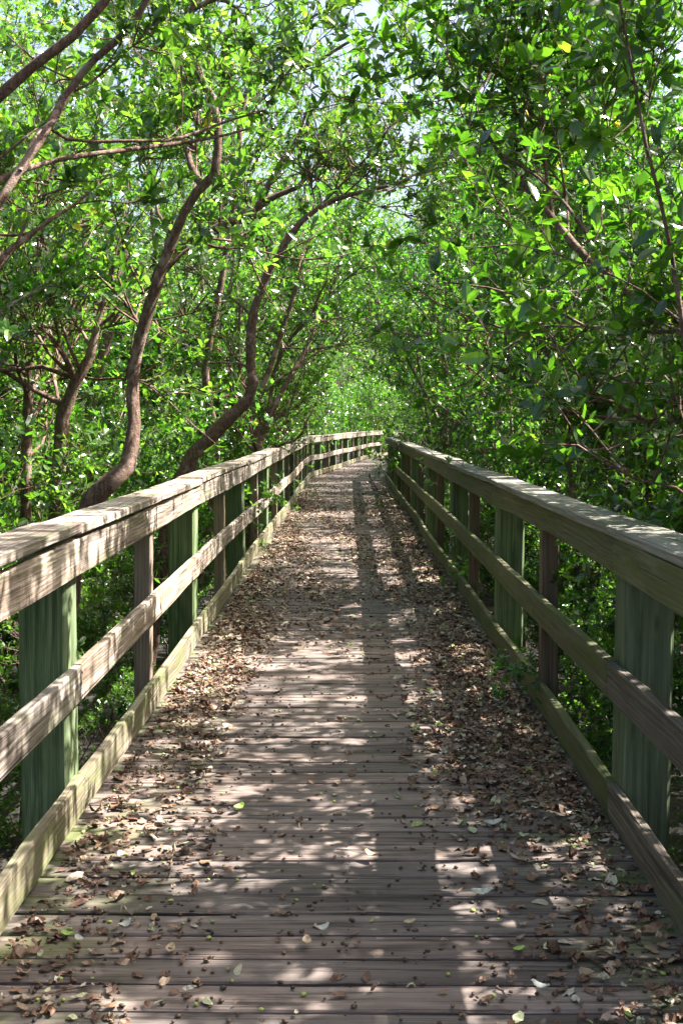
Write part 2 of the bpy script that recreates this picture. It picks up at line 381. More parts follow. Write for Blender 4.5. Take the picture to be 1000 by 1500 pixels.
dk = MB(); rng = rs(11); s = -2.0
while s < 72:
    w = .1385 if rng.uniform() > .12 else .118
    c_, h_ = centre(s+w/2)
    dx = np.array([math.cos(h_), -math.sin(h_), 0]); dy = np.array([math.sin(h_), math.cos(h_), 0])
    k = 12 if s < 16 else 4
    t = np.linspace(-1.075+rng.uniform(-.02, .02), 1.075+rng.uniform(-.02, .02), k)
    zz = -.019+rng.uniform(-.0025, .0025)+.002*np.sin(t*2+rng.uniform(0, 6))
    pts = np.array([c_[0], c_[1], 0])+t[:, None]*dx; pts[:, 2] = zz
    sweep(dk, pts, dy, (0, 0, 1), w, .038, .005, rng.uniform(), rng, .0011, ends=s < 10)
    if s < 9:
        for xx in (-.85, 0, .85):
            for yy in (-.04, .04):
                th = np.arange(6)*math.pi/3; q0 = np.array([xx+rng.normal(0, .008), c_[1]+yy+rng.normal(0, .006), .005])
                dk.add(q0+.0042*np.stack([np.cos(th), np.sin(th), 0*th], 1), np.arange(6), [6], .5, mi=1)
    s += w+rng.uniform(.009, .017)
deck = dk.build('boardwalk_path', [M['deck'], M['nail']]); tag(deck, kind='structure')
bm_ = MB()
for off in (-.85, 0, .85):
    pts = np.array([[*edge(q, off), -.038-.12] for q in np.arange(-2, 72, 1.0)])
    sweep(bm_, pts, (1, 0, 0), (0, 0, 1), .05, .23, .004, .5, rng)
o = bm_.build('boardwalk_beams', M['beam'], deck)

# railings -----------------------------------------------------------------
NEARZ = {-1: 4.55, 1: 4.50}
def nails(mb, p, n, dz=.045):
    """two dark nail heads on a face point p with outward normal n"""
    n = np.array(n, float); u = np.cross(n, (0, 0, 1.))
    for z in (-dz, dz):
        th = np.arange(6)*math.pi/3; c0 = np.array(p)+np.array([0, 0, z])+n*.0022
        mb.add(c0+.0062*(np.cos(th)[:, None]*u+np.sin(th)[:, None]*np.array([0, 0, 1.])), np.arange(6), [6], .5, mi=1)

def railing(side):
    rng = rs(40+side); sd = side
    root = empty('wooden_railing', (sd*1.0, 0, 0))
    off = -1.012 if sd < 0 else 1.0          # inner face of boards from the walk's centre
    P = 3.78; z0 = NEARZ[sd]
    big = [z0+P*i for i in range(-1, 19) if z0+P*i < 71]
    joints = sorted(set(big)); ends = [joints[0]-P*.5]+joints
    def par(o): o.parent = root; o.matrix_parent_inverse = root.matrix_basis.inverted() if False else o.matrix_parent_inverse; o.location = (-sd*1.0, 0, 0); return o
    # board runs: (name, z centre, height, thickness, lateral offset of centre, material, mat2)
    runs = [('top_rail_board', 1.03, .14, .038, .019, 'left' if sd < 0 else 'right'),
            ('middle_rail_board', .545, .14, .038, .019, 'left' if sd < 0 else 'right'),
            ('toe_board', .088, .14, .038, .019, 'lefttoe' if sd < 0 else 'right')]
    jz = {q: rng.normal(0, .008, 3) for q in ends}; jx = {q: rng.normal(0, .006, 3) for q in ends}
    for ri, (nm, zc, hh, th, lo, mt) in enumerate(runs):
        for a, b_ in zip(ends[:-1], ends[1:]):
            mb = MB(); k = 16 if a < 20 else 6
            kink = any(a < x < b_ for x in (32.3,))
            q = np.linspace(a+.002, b_-.002, k if not kink else 16)
            f = (q-a)/(b_-a)
            dz = jz[a][ri]*(1-f)+jz[b_][ri]*f+rng.normal(0, .006)*np.sin(f*math.pi)
            dx = jx[a][ri]*(1-f)+jx[b_][ri]*f+rng.normal(0, .008)*np.sin(f*math.pi)
            L_ = [edge(x, off+sd*(lo+dd)) for x, dd in zip(q, dx)]
            pts = np.array([[p_[0], p_[1], zc+z_] for p_, z_ in zip(L_, dz)])
            A = np.array([[math.cos(centre(x)[1]), -math.sin(centre(x)[1]), 0] for x in q])
            sweep(mb, pts, A, (0, 0, 1), th+rng.uniform(-.002, .002), hh+rng.uniform(-.004, .004), .0045, rng.uniform(), rng, .0018)
            if a < 22:
                for x, kx in ((q[0]+.025, 0), (q[-1]-.025, k-1), ((q[0]+q[-1])/2, k//2)):
                    p_ = pts[kx]; nails(mb, (p_[0]-sd*(th/2+.0028), x, p_[2]), (-sd, 0, 0))
            m_ = mt
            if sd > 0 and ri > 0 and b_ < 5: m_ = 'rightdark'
            par(mb.build(nm, [M[m_], M['nail']]))
    # caps: flat boards laid on edge of posts and top rail
    capj = [ends[0]]+[e_+(0.0 if sd > 0 else -.04) for e_ in joints[::1]]
    cz = 1.122
    for a, b_ in zip(capj[:-1], capj[1:]):
        mb = MB(); k = 18 if a < 20 else 6; q = np.linspace(a+.002, b_-.002, k); f = (q-a)/(b_-a)
        pts = np.array([[*edge(x, off+sd*(.082+rng.normal(0, .0015))), cz] for x in q])
        pts[:, 2] += rng.normal(0, .003)+rng.normal(0, .006)*(f-.5)+rng.normal(0, .004)*np.sin(f*math.pi)
        A = np.array([[math.cos(centre(x)[1]), -math.sin(centre(x)[1]), 0] for x in q])
        sweep(mb, pts, A, (0, 0, 1), .187, .038, .005, rng.uniform(), rng, .0012)
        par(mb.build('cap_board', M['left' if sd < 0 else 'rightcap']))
    # posts
    for i, y in enumerate(big):
        for kind, yy in (('big', y), ('small', y+P/2)):
            if yy > 69: continue
            w = .184 if kind == 'big' else .09
            mb = MB(); c_ = edge(yy, off+sd*(.040+w/2)); h_ = centre(yy)[1]
            tl = rng.normal(0, .006, 2)
            z = np.linspace(-1.25, 1.098, 9)
            pts = np.array([[c_[0]+tl[0]*(zz-1), c_[1]+tl[1]*(zz-1), zz] for zz in z])
            A = (math.cos(h_), -math.sin(h_), 0); B2 = (-math.sin(h_), -math.cos(h_), 0)
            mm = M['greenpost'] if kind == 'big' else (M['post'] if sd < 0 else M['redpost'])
            sweep(mb, pts, A, B2, w, w, .013 if kind == 'big' else .004, rng.uniform(), rng, .0012)
            par(mb.build('green_post' if kind == 'big' else 'baluster_post', mm))
    return root
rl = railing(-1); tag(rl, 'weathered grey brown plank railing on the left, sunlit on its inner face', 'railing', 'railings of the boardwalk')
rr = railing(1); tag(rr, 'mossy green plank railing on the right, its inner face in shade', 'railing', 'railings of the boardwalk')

# leaf litter -----------------------------------------------------------------
def lit_density(x, y):
    """relative cover 0..1 of the dry leaves at x across and y along the deck"""
    if y > 32.5: x = x-.105*(y-32.5)
    nz = .5+.5*math.sin(x*5.1+y*1.7)*math.sin(y*.9-x*3.3)
    rgt = max(0, min(1, (x-(.30+.12*math.sin(y*.8)))/.42)) if y > 2 else 0
    lft = max(0, min(1, (-x-(.42+.10*math.sin(y*1.1+1)))/.34))
    nr = max(0, min(1, (y-3.7)/1.4)); nl = max(0, min(1, (y-4.3)/2.0))
    far = max(0.15, min(1, 1-(y-20)/14))
    mid = .026+.42*max(0, min(1, (y-7.2)/2.5))*nz
    a = rgt*(.24+.76*nr)*(.45+.55*nz)*far*1.0; bb = lft*(.30+.70*nl)*(.35+.65*nz)*far*.9
    return min(1, max(a, bb, mid*far))
rng = rs(21)
LM = MB(); pos = []
for _ in range(250000):
    y = 2.4+rng.uniform()**1.35*38; x = rng.uniform(-.995, .985)
    if y > 16 and rng.uniform() < .25: continue
    if rng.uniform() < lit_density(x, y)**1.25*.66:
        xx = x+(0 if y < 32.5 else .105*(y-32.5)); pos.append((xx, y, .003+rng.uniform()**1.4*.006*lit_density(x, y)+.001))
    if len(pos) > 75000: break
pos = np.array(pos); n = len(pos); az = rng.uniform(0, 6.283, n)
tilt = rng.normal(0, .13, n); d = np.stack([np.cos(az), np.sin(az), tilt], 1)
nr = np.stack([rng.normal(0, .35, n), rng.normal(0, .35, n), np.ones(n)*np.where(rng.uniform(size=n) < .5, 1, -1)], 1)
pos[:, 2] += np.abs(tilt)*.022+.003
rv = np.clip(rng.beta(1.5, 2.1, n)*1.05+np.where(rng.uniform(size=n) < .10, .35, 0), 0, .955); rv = np.where(rng.uniform(size=n) < .014, 1., rv)
sz_ = np.clip(rng.gamma(6, .0066, n), .012, .07)*np.where(pos[:, 1] > 14, 1.1, 1); cu_ = rng.normal(.25, .35, n); wd_ = rng.uniform(.7, 1.45, n)
for fine_, mk_ in (('fine', pos[:, 1] < 8), (False, pos[:, 1] >= 8)):
    leaves(LM, (pos-d*.025)[mk_], d[mk_], nr[mk_], sz_[mk_], rv[mk_], fine_, cu_[mk_], wid=wd_[mk_], crinkle=rng)
tag(LM.build('leaf_litter', M['litter']), 'dry brown fallen leaves scattered thickly along the deck edges', 'leaf litter', kind='stuff')
# seeds: little ovals
SM = MB(); uu = np.array([(0, 0, 1), (1, 0, 0), (.31, .95, 0), (-.81, .59, 0), (-.81, -.59, 0), (.31, -.95, 0), (0, 0, -1)])
ring = [(0, i+1, (i+1) % 5+1) for i in range(5)]+[(6, (i+1) % 5+1, i+1) for i in range(5)]
uf = []
vs = list(uu); idx = {}
def midp(a, b_):
    k_ = (min(a, b_), max(a, b_))
    if k_ not in idx: v_ = unit(np.array(vs[a])+np.array(vs[b_])); vs.append(v_); idx[k_] = len(vs)-1
    return idx[k_]
for a, b_, c in ring:
    x, y, z = midp(a, b_), midp(b_, c), midp(c, a); uf += [(a, x, z), (x, b_, y), (z, y, c), (x, y, z)]
sv = unit(np.array(vs)); sf = np.array(uf).ravel()
ps = []
for _ in range(90000):
    y = 2.3+rng.uniform()**1.4*17; x = rng.uniform(-.99, .98)
    cl = .5+.5*math.sin(x*9+y*7)*math.sin(y*5-x*6)
    c2 = .5+.5*math.sin(x*23+y*11+2*math.sin(y*4))*math.sin(y*17-x*8)
    dn = (.04+.30*abs(x)*cl+.35*max(0, abs(x)-.6))*(.45+3.2*c2*c2*c2)
    if rng.uniform() < dn*.42: ps.append((x, y, .004))
    if len(ps) > 7500: break
ps = np.array(ps); n = len(ps); sz = rng.uniform(.0035, .0078, n)
sc3 = np.stack([sz*rng.uniform(.8, 1.15, n), sz*rng.uniform(1.0, 1.5, n), sz*.72], 1); az = rng.uniform(0, 6.28, n)
V = sv[None]*sc3[:, None]; ca, sa = np.cos(az)[:, None], np.sin(az)[:, None]
V = np.stack([V[..., 0]*ca-V[..., 1]*sa, V[..., 0]*sa+V[..., 1]*ca, V[..., 2]], -1)+ps[:, None]
k = len(sv)
rvs = np.where(rng.uniform(size=n) < .09, rng.uniform(.93, 1, n), rng.uniform(0, .87, n))
SM.add(V.reshape(-1, 3), (sf[None]+(np.arange(n)*k)[:, None]).ravel(), np.full(n*len(uf), 3), np.repeat(rvs, k))
tag(SM.build('fallen_seeds', M['seed'], smooth=True), 'small dark and lime green mangrove seeds strewn over the planks', 'seeds', kind='stuff')

def deckpt(px, py):
    a, b_ = at(px, py, 1.0), None
    v = a-np.array([0, 0, CAMH]); v = v/-v[2]*CAMH; return np.array([v[0], v[1], 0.])
FL = [(350, 1190, .062, 'limeleaf', 'grey green leaf lying alone on the sunlit boards left of the walk centre', 1.0, .5),
      (268, 1197, .042, 'paleleaf', 'small curled white leaf at the edge of the left leaf litter', .2, .8),
      (116, 1383, .045, 'paleleaf', 'oval pale leaf beside a lime green leaf near the left toe board', 2.2, .3),
      (99, 1376, .048, 'limeleaf', 'lime green leaf touching an oval pale leaf near the left toe board', 2.9, .3),
      (250, 1397, .055, 'tanleaf', 'broad sunlit tan leaf lying flat left of the walk centre', 1.5, .2),
      (183, 1368, .050, 'paleleaf', 'cream folded leaf standing proud of the brown leaves at left', .9, .9),
      (760, 1397, .040, 'limeleaf', 'bright lime round leaf right of the walk centre in shade', .4, .2),
      (706, 1317, .075, 'paleleaf', 'long pale blue grey leaf lying crosswise on a shaded board at right', .05, .5),
      (722, 1213, .075, 'paleleaf', 'long silvery leaf left of the thick litter along the right toe board', .2, .4),
      (449, 1388, .055, 'tanleaf', 'upright pointed tan leaf in the middle of the nearest boards', 1.6, .4),
      (472, 1372, .050, 'paleleaf', 'white curled leaf just beyond the upright tan leaf on middle boards', .5, .8),
      (543, 1262, .060, 'tanleaf', 'rust tan leaf in the sunny patch at the middle of the deck', 2.5, .7),
      (790, 1458, .055, 'paleleaf', 'pale leaf curled at the edge of the bright patch near the right corner', 2.6, .7),
      (600, 1358, .040, 'tanleaf', 'small rust leaf on the shadow line at the middle of the deck', .3, .3)]
for i, (px, py, sz, mm, lab, az, cu) in enumerate(FL):
    p_ = deckpt(px, py); mb = MB()
    leaves(mb, np.array([[-math.cos(az)*sz/2, -math.sin(az)*sz/2, 0]]), np.array([[math.cos(az), math.sin(az), .08]]), np.array([[.15, -.1, 1.]]), np.array([sz]), np.array([.5]), 'fine', np.array([cu]), wid=1.2)
    o = mb.build('fallen_leaf', M[mm]); o.location = (p_[0], p_[1], .012+.012*cu)
    o.modifiers.new('thick', 'SOLIDIFY').thickness = .0006
    tag(o, lab, 'leaf', 'single leaves on the deck')
for i, (px0, py0, px1, py1, lab) in enumerate([(253, 1238, 247, 1290, 'thin dark stick lying lengthwise over the left boards'), (725, 1448, 744, 1464, 'short thin twig in the bright patch of the nearest right boards'), (2, 1475, 150, 1442, 'long thin stem under the litter in the nearest left corner')]):
    a, b_ = deckpt(px0, py0), deckpt(px1, py1); L_ = np.linspace(0, 1, 6)[:, None]*(b_-a)+rs(i).normal(0, .004, (6, 3)); L_[:, 2] = .007
    mb = MB(); tubes(mb, L_[None], np.linspace(.004, .002, 6)[None], 6); o = mb.build('fallen_twig', M['bark'], smooth=True); o.location = tuple(a)
    tag(o, lab, 'twig', 'twigs on the deck')

# ------------------------------------------------------------------ trees seen one by one
def stem(pts, n=14, ground=None):
    """pts: (px, py, Y, radius in photo pixels)"""
    rows = [(*at(px, py, Y), .76*r*Y/F) for px, py, Y, r in pts]
    if ground is not None:
        x, y, z, r = rows[0]; gx, gy = ground; rows = [(gx, gy, -1.0, r*1.25)]+rows
    return smooth_path(rows, n)
heroes = []
def hero(seed, stems, label, leafm='leaf', barkm='bark', group='mangroves beside the boardwalk', **k):
    b0 = stems[0][0]; loc = np.array([b0[0], b0[1], -1.0])
    st = [np.hstack([s_[:, :3]-loc, s_[:, 3:]]) for s_ in stems]
    r = make_tree('mangrove_tree', seed, st, tuple(loc), M[barkm], M[leafm], **k)
    tag(r, label, 'tree', group); heroes.append(r); return r

hero(101, [stem([(140, 728, 6.8, 22), (176, 696, 6.8, 20), (196, 640, 6.9, 14.5), (193, 565, 7, 13), (208, 485, 7, 12.5), (232, 415, 7, 12), (241, 390, 7, 11), (266, 320, 7, 10.5), (296, 270, 7, 10), (312, 258, 7, 10), (320, 190, 7, 7.5), (314, 145, 7, 7.5), (282, 92, 7, 8), (268, 50, 7, 8), (284, 10, 7, 7), (300, -60, 7, 6)], 40, (-1.9, 6.8)),
           stem([(296, 272, 7, 9), (280, 240, 7.1, 7), (271, 212, 7.2, 6), (240, 150, 7.3, 4)], 8),
           stem([(282, 14, 7, 6), (320, -2, 7, 5), (355, 20, 7, 3.5), (370, 60, 7, 2)], 8)],
     'thick brown leaning trunk that zigzags up behind the second green post at left', limbs=18, llen=1.1, t0=.40, bias=(.0, .9, .1))
hero(102, [stem([(268, 692, 11, 18), (300, 650, 11, 16), (345, 603, 11, 14), (371, 578, 11, 12), (367, 535, 11, 11), (368, 480, 11, 10), (381, 430, 11, 9), (396, 392, 11, 8), (419, 352, 11, 8), (452, 314, 11, 6), (500, 289, 11, 5), (550, 277, 11, 4), (600, 262, 11, 3)], 34, (-1.9, 10.8))],
     'brown trunk bent like an elbow that arches right over the boardwalk', limbs=17, llen=1.2, t0=.45, bias=(.0, .9, .2))
hero(103, [stem([(378, 648, 18, 10), (372, 600, 18, 8), (395, 540, 18, 6), (425, 450, 18, 5), (445, 380, 18, 4)], 16, (-1.55, 18)),
           stem([(379, 645, 18, 7), (400, 600, 18, 6), (428, 545, 18.3, 5), (450, 508, 18.5, 5), (470, 440, 18.8, 3)], 12),
           stem([(374, 640, 18, 6), (360, 590, 17.8, 4.5), (350, 520, 17.6, 4), (352, 440, 17.5, 3)], 12)],
     'dark mangrove with three stems forking low beside the far end of the left railing', limbs=26, llen=1.8, t0=.3, leafm='leaf2')
hero(104, [stem([(40, 640, 9, 11), (43, 540, 9, 10.5), (47, 450, 9, 10), (60, 380, 9, 7), (50, 280, 9, 5)], 18, (-2.5, 9))],
     'upright brown trunk standing deep in the leaves at the left edge', limbs=14, llen=1.3, t0=.45)
hero(105, [stem([(88, 660, 8.2, 16), (95, 590, 8.2, 14), (122, 545, 8.2, 12), (137, 512, 8.2, 9), (150, 440, 8.2, 6), (190, 330, 8.2, 4)], 18, (-2.1, 8.2)),
           stem([(112, 560, 8.2, 8), (100, 530, 8.1, 6), (80, 500, 8, 5), (60, 480, 7.9, 4)], 8)],
     'short dark trunk leaning right between the upright trunk and the thick zigzag trunk', limbs=14, llen=1.2, t0=.4)
hero(106, [stem([(-150, 560, 4.6, 26), (-90, 330, 4.6, 16), (-20, 160, 4.6, 12), (50, 96, 4.6, 11), (92, 62, 4.6, 10), (125, 42, 4.6, 9), (155, 2, 4.6, 9), (190, -60, 4.6, 7)], 26, (-2.2, 4.5)),
           stem([(-92, 335, 4.6, 12), (-30, 330, 4.7, 9), (20, 262, 4.8, 9), (72, 186, 4.9, 9), (95, 143, 5, 9), (130, 95, 5, 8), (188, 42, 5, 7), (228, -20, 5, 6)], 20),
           stem([(-60, 300, 4.7, 8), (25, 252, 5, 6.5), (100, 231, 5.2, 5.5), (185, 220, 5.4, 5), (250, 211, 5.6, 4), (320, 200, 5.8, 3), (366, 188, 6, 2)], 18),
           stem([(30, 250, 4.8, 4), (65, 186, 5.1, 4), (102, 205, 5.3, 3.5), (200, 206, 5.4, 3.5), (265, 202, 5.6, 3.5), (330, 178, 5.8, 3), (390, 161, 6, 2)], 16)],
     'mangrove of several long brown boughs crossing the upper left corner', limbs=15, llen=.9, t0=.5, blets=8, lsize=.060, bias=(0, .6, .1), blen=.4)
hero(107, [stem([(118, 690, 13, 12), (150, 520, 13, 11), (200, 400, 13, 11), (265, 358, 13, 12), (322, 332, 13, 10), (380, 300, 13, 9), (415, 280, 13, 6), (445, 270, 13, 5), (465, 238, 13, 4), (505, 210, 13, 3)], 30, (-3.2, 13)),
           stem([(380, 302, 13, 6), (400, 258, 13, 6), (445, 190, 13, 5.5), (472, 143, 13, 4), (495, 150, 13, 3)], 12),
           stem([(384, 300, 13, 5), (398, 262, 12.8, 4), (430, 215, 12.6, 3), (448, 165, 12.4, 3)], 10)],
     'dark forked branches reaching toward the bright gap above the boardwalk', limbs=16, llen=1.2, t0=.4, bias=(0, .9, .2))
hero(109, [stem([(318, 655, 14, 8), (300, 560, 14, 8), (318, 450, 14, 7), (338, 330, 14, 6.5), (352, 250, 14, 6), (352, 165, 14, 5.5), (385, 90, 14, 4.5), (430, 40, 14, 3.5), (500, 5, 14, 2.5)], 26, (-1.9, 14)),
           stem([(352, 172, 14, 4.5), (300, 130, 13.8, 4), (245, 112, 13.6, 3.5), (170, 170, 13.4, 2.5)], 10),
           stem([(390, 86, 14, 4), (450, 96, 13.8, 3.5), (510, 62, 13.6, 3), (570, 40, 13.4, 2)], 10),
           stem([(345, 290, 14, 4), (300, 225, 14, 3.5), (240, 180, 14, 3), (235, 90, 14, 2.5)], 10)],
     'thin dark mangrove between the zigzag and elbow trunks with fine arching branches', limbs=16, llen=1.2, t0=.5, bias=(0, .8, .1))
hero(108, [stem([(-60, 470, 5.5, 12), (0, 388, 5.5, 10), (32, 348, 5.6, 7), (60, 330, 5.7, 5), (110, 300, 6, 3.5), (160, 255, 6.2, 2)], 16, (-2.6, 5.5))],
     'small leafy mangrove whose thick limb enters from the left edge', limbs=9, llen=.7, t0=.4, blets=9, blen=.4, bias=(-.2, .2, -.2))
# right
hero(111, [stem([(1070, 660, 5.4, 16), (1015, 520, 5.4, 14), (985, 470, 5.5, 12), (940, 442, 5.6, 10), (900, 415, 5.7, 8.5), (860, 380, 5.8, 8), (810, 320, 6, 7), (780, 285, 6.1, 5.5), (740, 240, 6.3, 5), (710, 190, 6.5, 4), (692, 150, 6.6, 3.5), (725, 100, 6.7, 3)], 30, (1.9, 5.4)),
           stem([(810, 322, 6, 4), (800, 260, 6.1, 3.5), (795, 180, 6.2, 3), (800, 80, 6.3, 2)], 10),
           stem([(905, 418, 5.7, 5), (850, 330, 5.8, 4), (800, 270, 6, 3), (735, 225, 6.2, 2)], 12)],
     'mangrove with a long bough curving left across the right hand leaves', 'leaf2', limbs=22, llen=1.1, t0=.35, lsize=.075, bias=(-.1, .4, .1))
hero(112, [stem([(1030, 690, 4.3, 7), (1010, 560, 4.3, 6), (992, 430, 4.3, 5), (975, 330, 4.3, 4.5), (945, 210, 4.3, 4), (925, 100, 4.3, 3), (900, -40, 4.3, 2.5)], 22, (1.55, 4.3))],
     'slender mangrove with large glossy leaves hanging over the near right railing', 'leaf2', 'bark', limbs=15, llen=1.0, t0=.35, lsize=.072, bias=(-.15, 0, .1), blen=.5)
R_ST = [([(735, 640, 10, 8), (722, 550, 10, 7), (700, 460, 10, 6), (688, 405, 10, 5), (700, 250, 10, 4)], (1.55, 10), 'slender brown stem rising behind the third green post of the right railing', .072),
        ([(745, 560, 8.2, 5), (742, 480, 8.2, 5), (790, 380, 8.2, 6), (798, 300, 8.2, 6), (800, 215, 8.2, 5), (790, 60, 8.2, 3)], (1.6, 8.2), 'straight upright stem crossing behind the long curving bough', .075),
        ([(832, 650, 7, 8), (825, 540, 7, 7), (828, 430, 7, 6), (850, 300, 7, 5), (870, 120, 7, 3)], (1.7, 7), 'upright mangrove behind the second green post of the right railing', .075),
        ([(652, 640, 15, 9), (655, 560, 15, 7), (640, 450, 15, 6), (655, 300, 15, 4)], (1.6, 15), 'dark mangrove stem left of the slender stems behind the right railing', .075),
        ([(627, 645, 20, 7), (618, 560, 20, 6), (600, 470, 20, 5), (592, 380, 20, 4)], (1.7, 20), 'thin leaning mangrove near the far end of the right railing', .072),
        ([(900, 640, 6, 7), (905, 560, 6, 5), (880, 470, 6, 4), (860, 400, 6, 3), (850, 300, 6, 2)], (1.95, 6), 'thin pale stem among leaves above the first gap of the right railing', .07)]
for i, (pts, gp, lab, ls) in enumerate(R_ST):
    pts = [(a_, b_, c_*1.5, d_*.75) for a_, b_, c_, d_ in pts]; gp = (at(pts[0][0], 640, pts[0][2])[0]+.2, pts[0][2])
    hero(130+i, [stem(pts, 18, gp)], lab, 'leaf2', 'bark2' if i % 2 else 'bark', limbs=26, llen=1.2, t0=.15, lsize=ls*.88, bias=(-.02, -.1, .0))

# ------------------------------------------------------------------ kinds of tree to copy
def proto_tree(seed, H, r, lean, **k):
    rg = rs(seed); pts = []
    for i in range(6):
        t = i/5; pts.append((lean[0]*t**1.5+rg.normal(0, .10), lean[1]*t**1.5+rg.normal(0, .10), H*t, r*(1-.75*t)))
    pts[0] = (0, 0, 0, r*1.3)
    S = [smooth_path(pts, 18)]
    if rg.uniform() < .8:
        a = rg.uniform(0, 6.28); p = pts[2]
        S.append(smooth_path([(p[0], p[1], p[2]*.6, r*.6), (p[0]+.4*math.cos(a), p[1]+.4*math.sin(a), H*.5, r*.5), (p[0]+.9*math.cos(a), p[1]+.9*math.sin(a), H*.85, r*.2)], 12))
    return S
protos = []
def mkproto(seed, H, r, lean, leafm, **k):
    W, C = grow(seed, proto_tree(seed, H, r, lean), **k)
    return (W.mesh('trunk', [M['bark'] if seed % 2 else M['bark2']], True), C.mesh('crown', [M[leafm]]))
near_p = [mkproto(201+i, 4.3+.35*i, .045, (.4, .2), ['leaf', 'leaf2', 'leaf', 'leaf2'][i], limbs=26, llen=1.25, blets=11, ros=4, lsize=.070, t0=.06) for i in range(4)]
far_p = [mkproto(221+i, 7.5+.6*i, .07, (.5, -.3), ['leaf', 'leaf2', 'leaf', 'leaf2'][i], limbs=34, llen=1.8, blets=14, ros=5, lv=7, lsize=.078, low=True, t0=.05, blen=.75) for i in range(4)]
bush_p = [mkproto(231+i, 2.6, .03, (.2, -.1), ['leaf', 'leaf2', 'leaf'][i], limbs=26, llen=1.35, blets=12, ros=5, lv=8, lsize=.074, low=True, t0=.03, blen=.55, sides=5) for i in range(3)]
shrub_p = [mkproto(241+i, 2.5, .022, (.15, .1), ['leaf', 'leaf2', 'leaf'][i], limbs=24, llen=.85, blets=11, ros=4, lsize=.066, t0=.05, blen=.38, sides=6) for i in range(3)]
def plant(p, name, x, y, rz, s, label, cat, group, z=-1.0, sz=None):
    r = empty(name, (x, y, z)); r.rotation_euler = (0, 0, rz); r.scale = (s, s, sz or s)
    for nm, me in (('trunk' if 'tree' in name else 'stem', p[0]), ('crown' if 'tree' in name else 'foliage', p[1])):
        o = bpy.data.objects.new(nm, me); COL.objects.link(o); o.parent = r
    tag(r, label, cat, group); return r
ORD = ['first', 'second', 'third', 'fourth', 'fifth', 'sixth', 'seventh', 'eighth', 'ninth', 'tenth', 'eleventh', 'twelfth', 'thirteenth', 'fourteenth']
rng = rs(77)
for sd in (-1, 1):
    sn = 'left' if sd < 0 else 'right'
    for i in range(8):
        y = NEARZ[sd]+3.78*i+1.9
        p = (near_p if y < 17 else far_p)[rng.randint(4)]
        x = sd*((3.0 if sd < 0 else 2.3)+rng.uniform(0, .5)) if y < 17 else sd*(2.6+rng.uniform(0, .5))
        plant(p, 'mangrove_tree', x, y+rng.uniform(-.5, .5), rng.uniform(0, 6.28), rng.uniform(.9, 1.1), f'leafy mangrove just behind the {sn} railing, past its {ORD[i]} green post', 'tree', 'mangroves beside the boardwalk', sz=None if y < 12 or y > 17 else 1.25)
    for i in range(11):
        y = NEARZ[sd]+3.78*i-1.0
        for q in range(2):
            yy = y+q*1.9+rng.uniform(-.2, .2)
            if yy < 1.5: continue
            wh = ['low leafy shrub beside', 'bushy green shrub just beyond'][q]
            plant(shrub_p[rng.randint(3)], 'mangrove_shrub', sd*((2.25 if sd < 0 else 2.3)+rng.uniform(0, .3)+(.45 if yy > 14 else 0)), yy, rng.uniform(0, 6.28), rng.uniform(.8, 1.0) if sd < 0 else rng.uniform(1.0, 1.2), f'{wh} the {ORD[i]} green post of the {sn} railing', 'shrub', 'shrubs along the boardwalk')
for sd in (-1, 1):
    sn = 'left' if sd < 0 else 'right'
    for i in range(7):
        for q, wd in enumerate(('just before', 'level with', 'just past')):
            yy = NEARZ[sd]+3.78*i+(q-1)*1.2+rng.uniform(-.25, .25)
            plant(shrub_p[rng.randint(3)], 'mangrove_seedling', sd*(1.75+rng.uniform(0, .3)), yy, rng.uniform(0, 6.28), rng.uniform(.36, .48), f'knee high leafy seedling seen under the {sn} railing {wd} its {ORD[i]} green post', 'seedling', 'seedlings below the railings')
plant(shrub_p[1], 'mangrove_seedling', 1.26, 6.5, 2.2, .52, 'dark leafy sprig reaching over the right toe board after the first green post', 'seedling', 'seedlings below the railings')
def deep(x0, x1, y0, y1, step, pl, label, group, smin=.9, smax=1.25, name='mangrove_tree', cat='tree', sz=1.0):
    y = y0
    while y < y1:
        x = x0+rng.uniform(0, step*.6)
        while x < x1:
            q = rng.uniform(smin, smax)
            plant(pl[rng.randint(len(pl))], name, x+rng.uniform(-.4, .4), y+rng.uniform(-.7, .7), rng.uniform(0, 6.28), q, label, cat, group, sz=q*sz)
            x += step*rng.uniform(.85, 1.25)
        y += step*.95
deep(-11, -3.8, 3.5, 20, 2.6, far_p, 'leafy mangrove deep in the thicket left of the near boardwalk', 'mangroves deep in the left thicket', .8, 1.0, sz=.78)
deep(-20, -4, 20, 62, 4.6, far_p, 'distant leafy mangrove behind the left railing far along the boardwalk', 'distant mangroves on the left', 1.1, 1.4, sz=.78)
deep(4.6, 8, 1.0, 12, 3.1, far_p, 'leafy mangrove deep in the thicket right of the near boardwalk', 'mangroves deep in the right thicket', .8, .95, sz=.82)
deep(4.0, 9, 12, 20, 3.2, far_p, 'leafy mangrove in the thicket beside the middle of the right railing', 'mangroves in the middle right thicket', .8, 1.0)
deep(4.4, 20, 20, 53, 4.6, far_p, 'distant leafy mangrove behind the right railing far along the boardwalk', 'distant mangroves on the right', 1.1, 1.4, sz=.9)
for i, (x, y) in enumerate([(2.6, 1.9), (2.65, 3.5)]):  # trees added mostly out of frame so their crowns shade the near deck
    plant(near_p[i*2], 'mangrove_tree', x, y, 1+i*2.4, 1.0, ['leafy mangrove shading the nearest planks at the right picture edge', 'leafy mangrove just before the first green post of the right railing'][i], 'tree', 'mangroves beside the boardwalk')
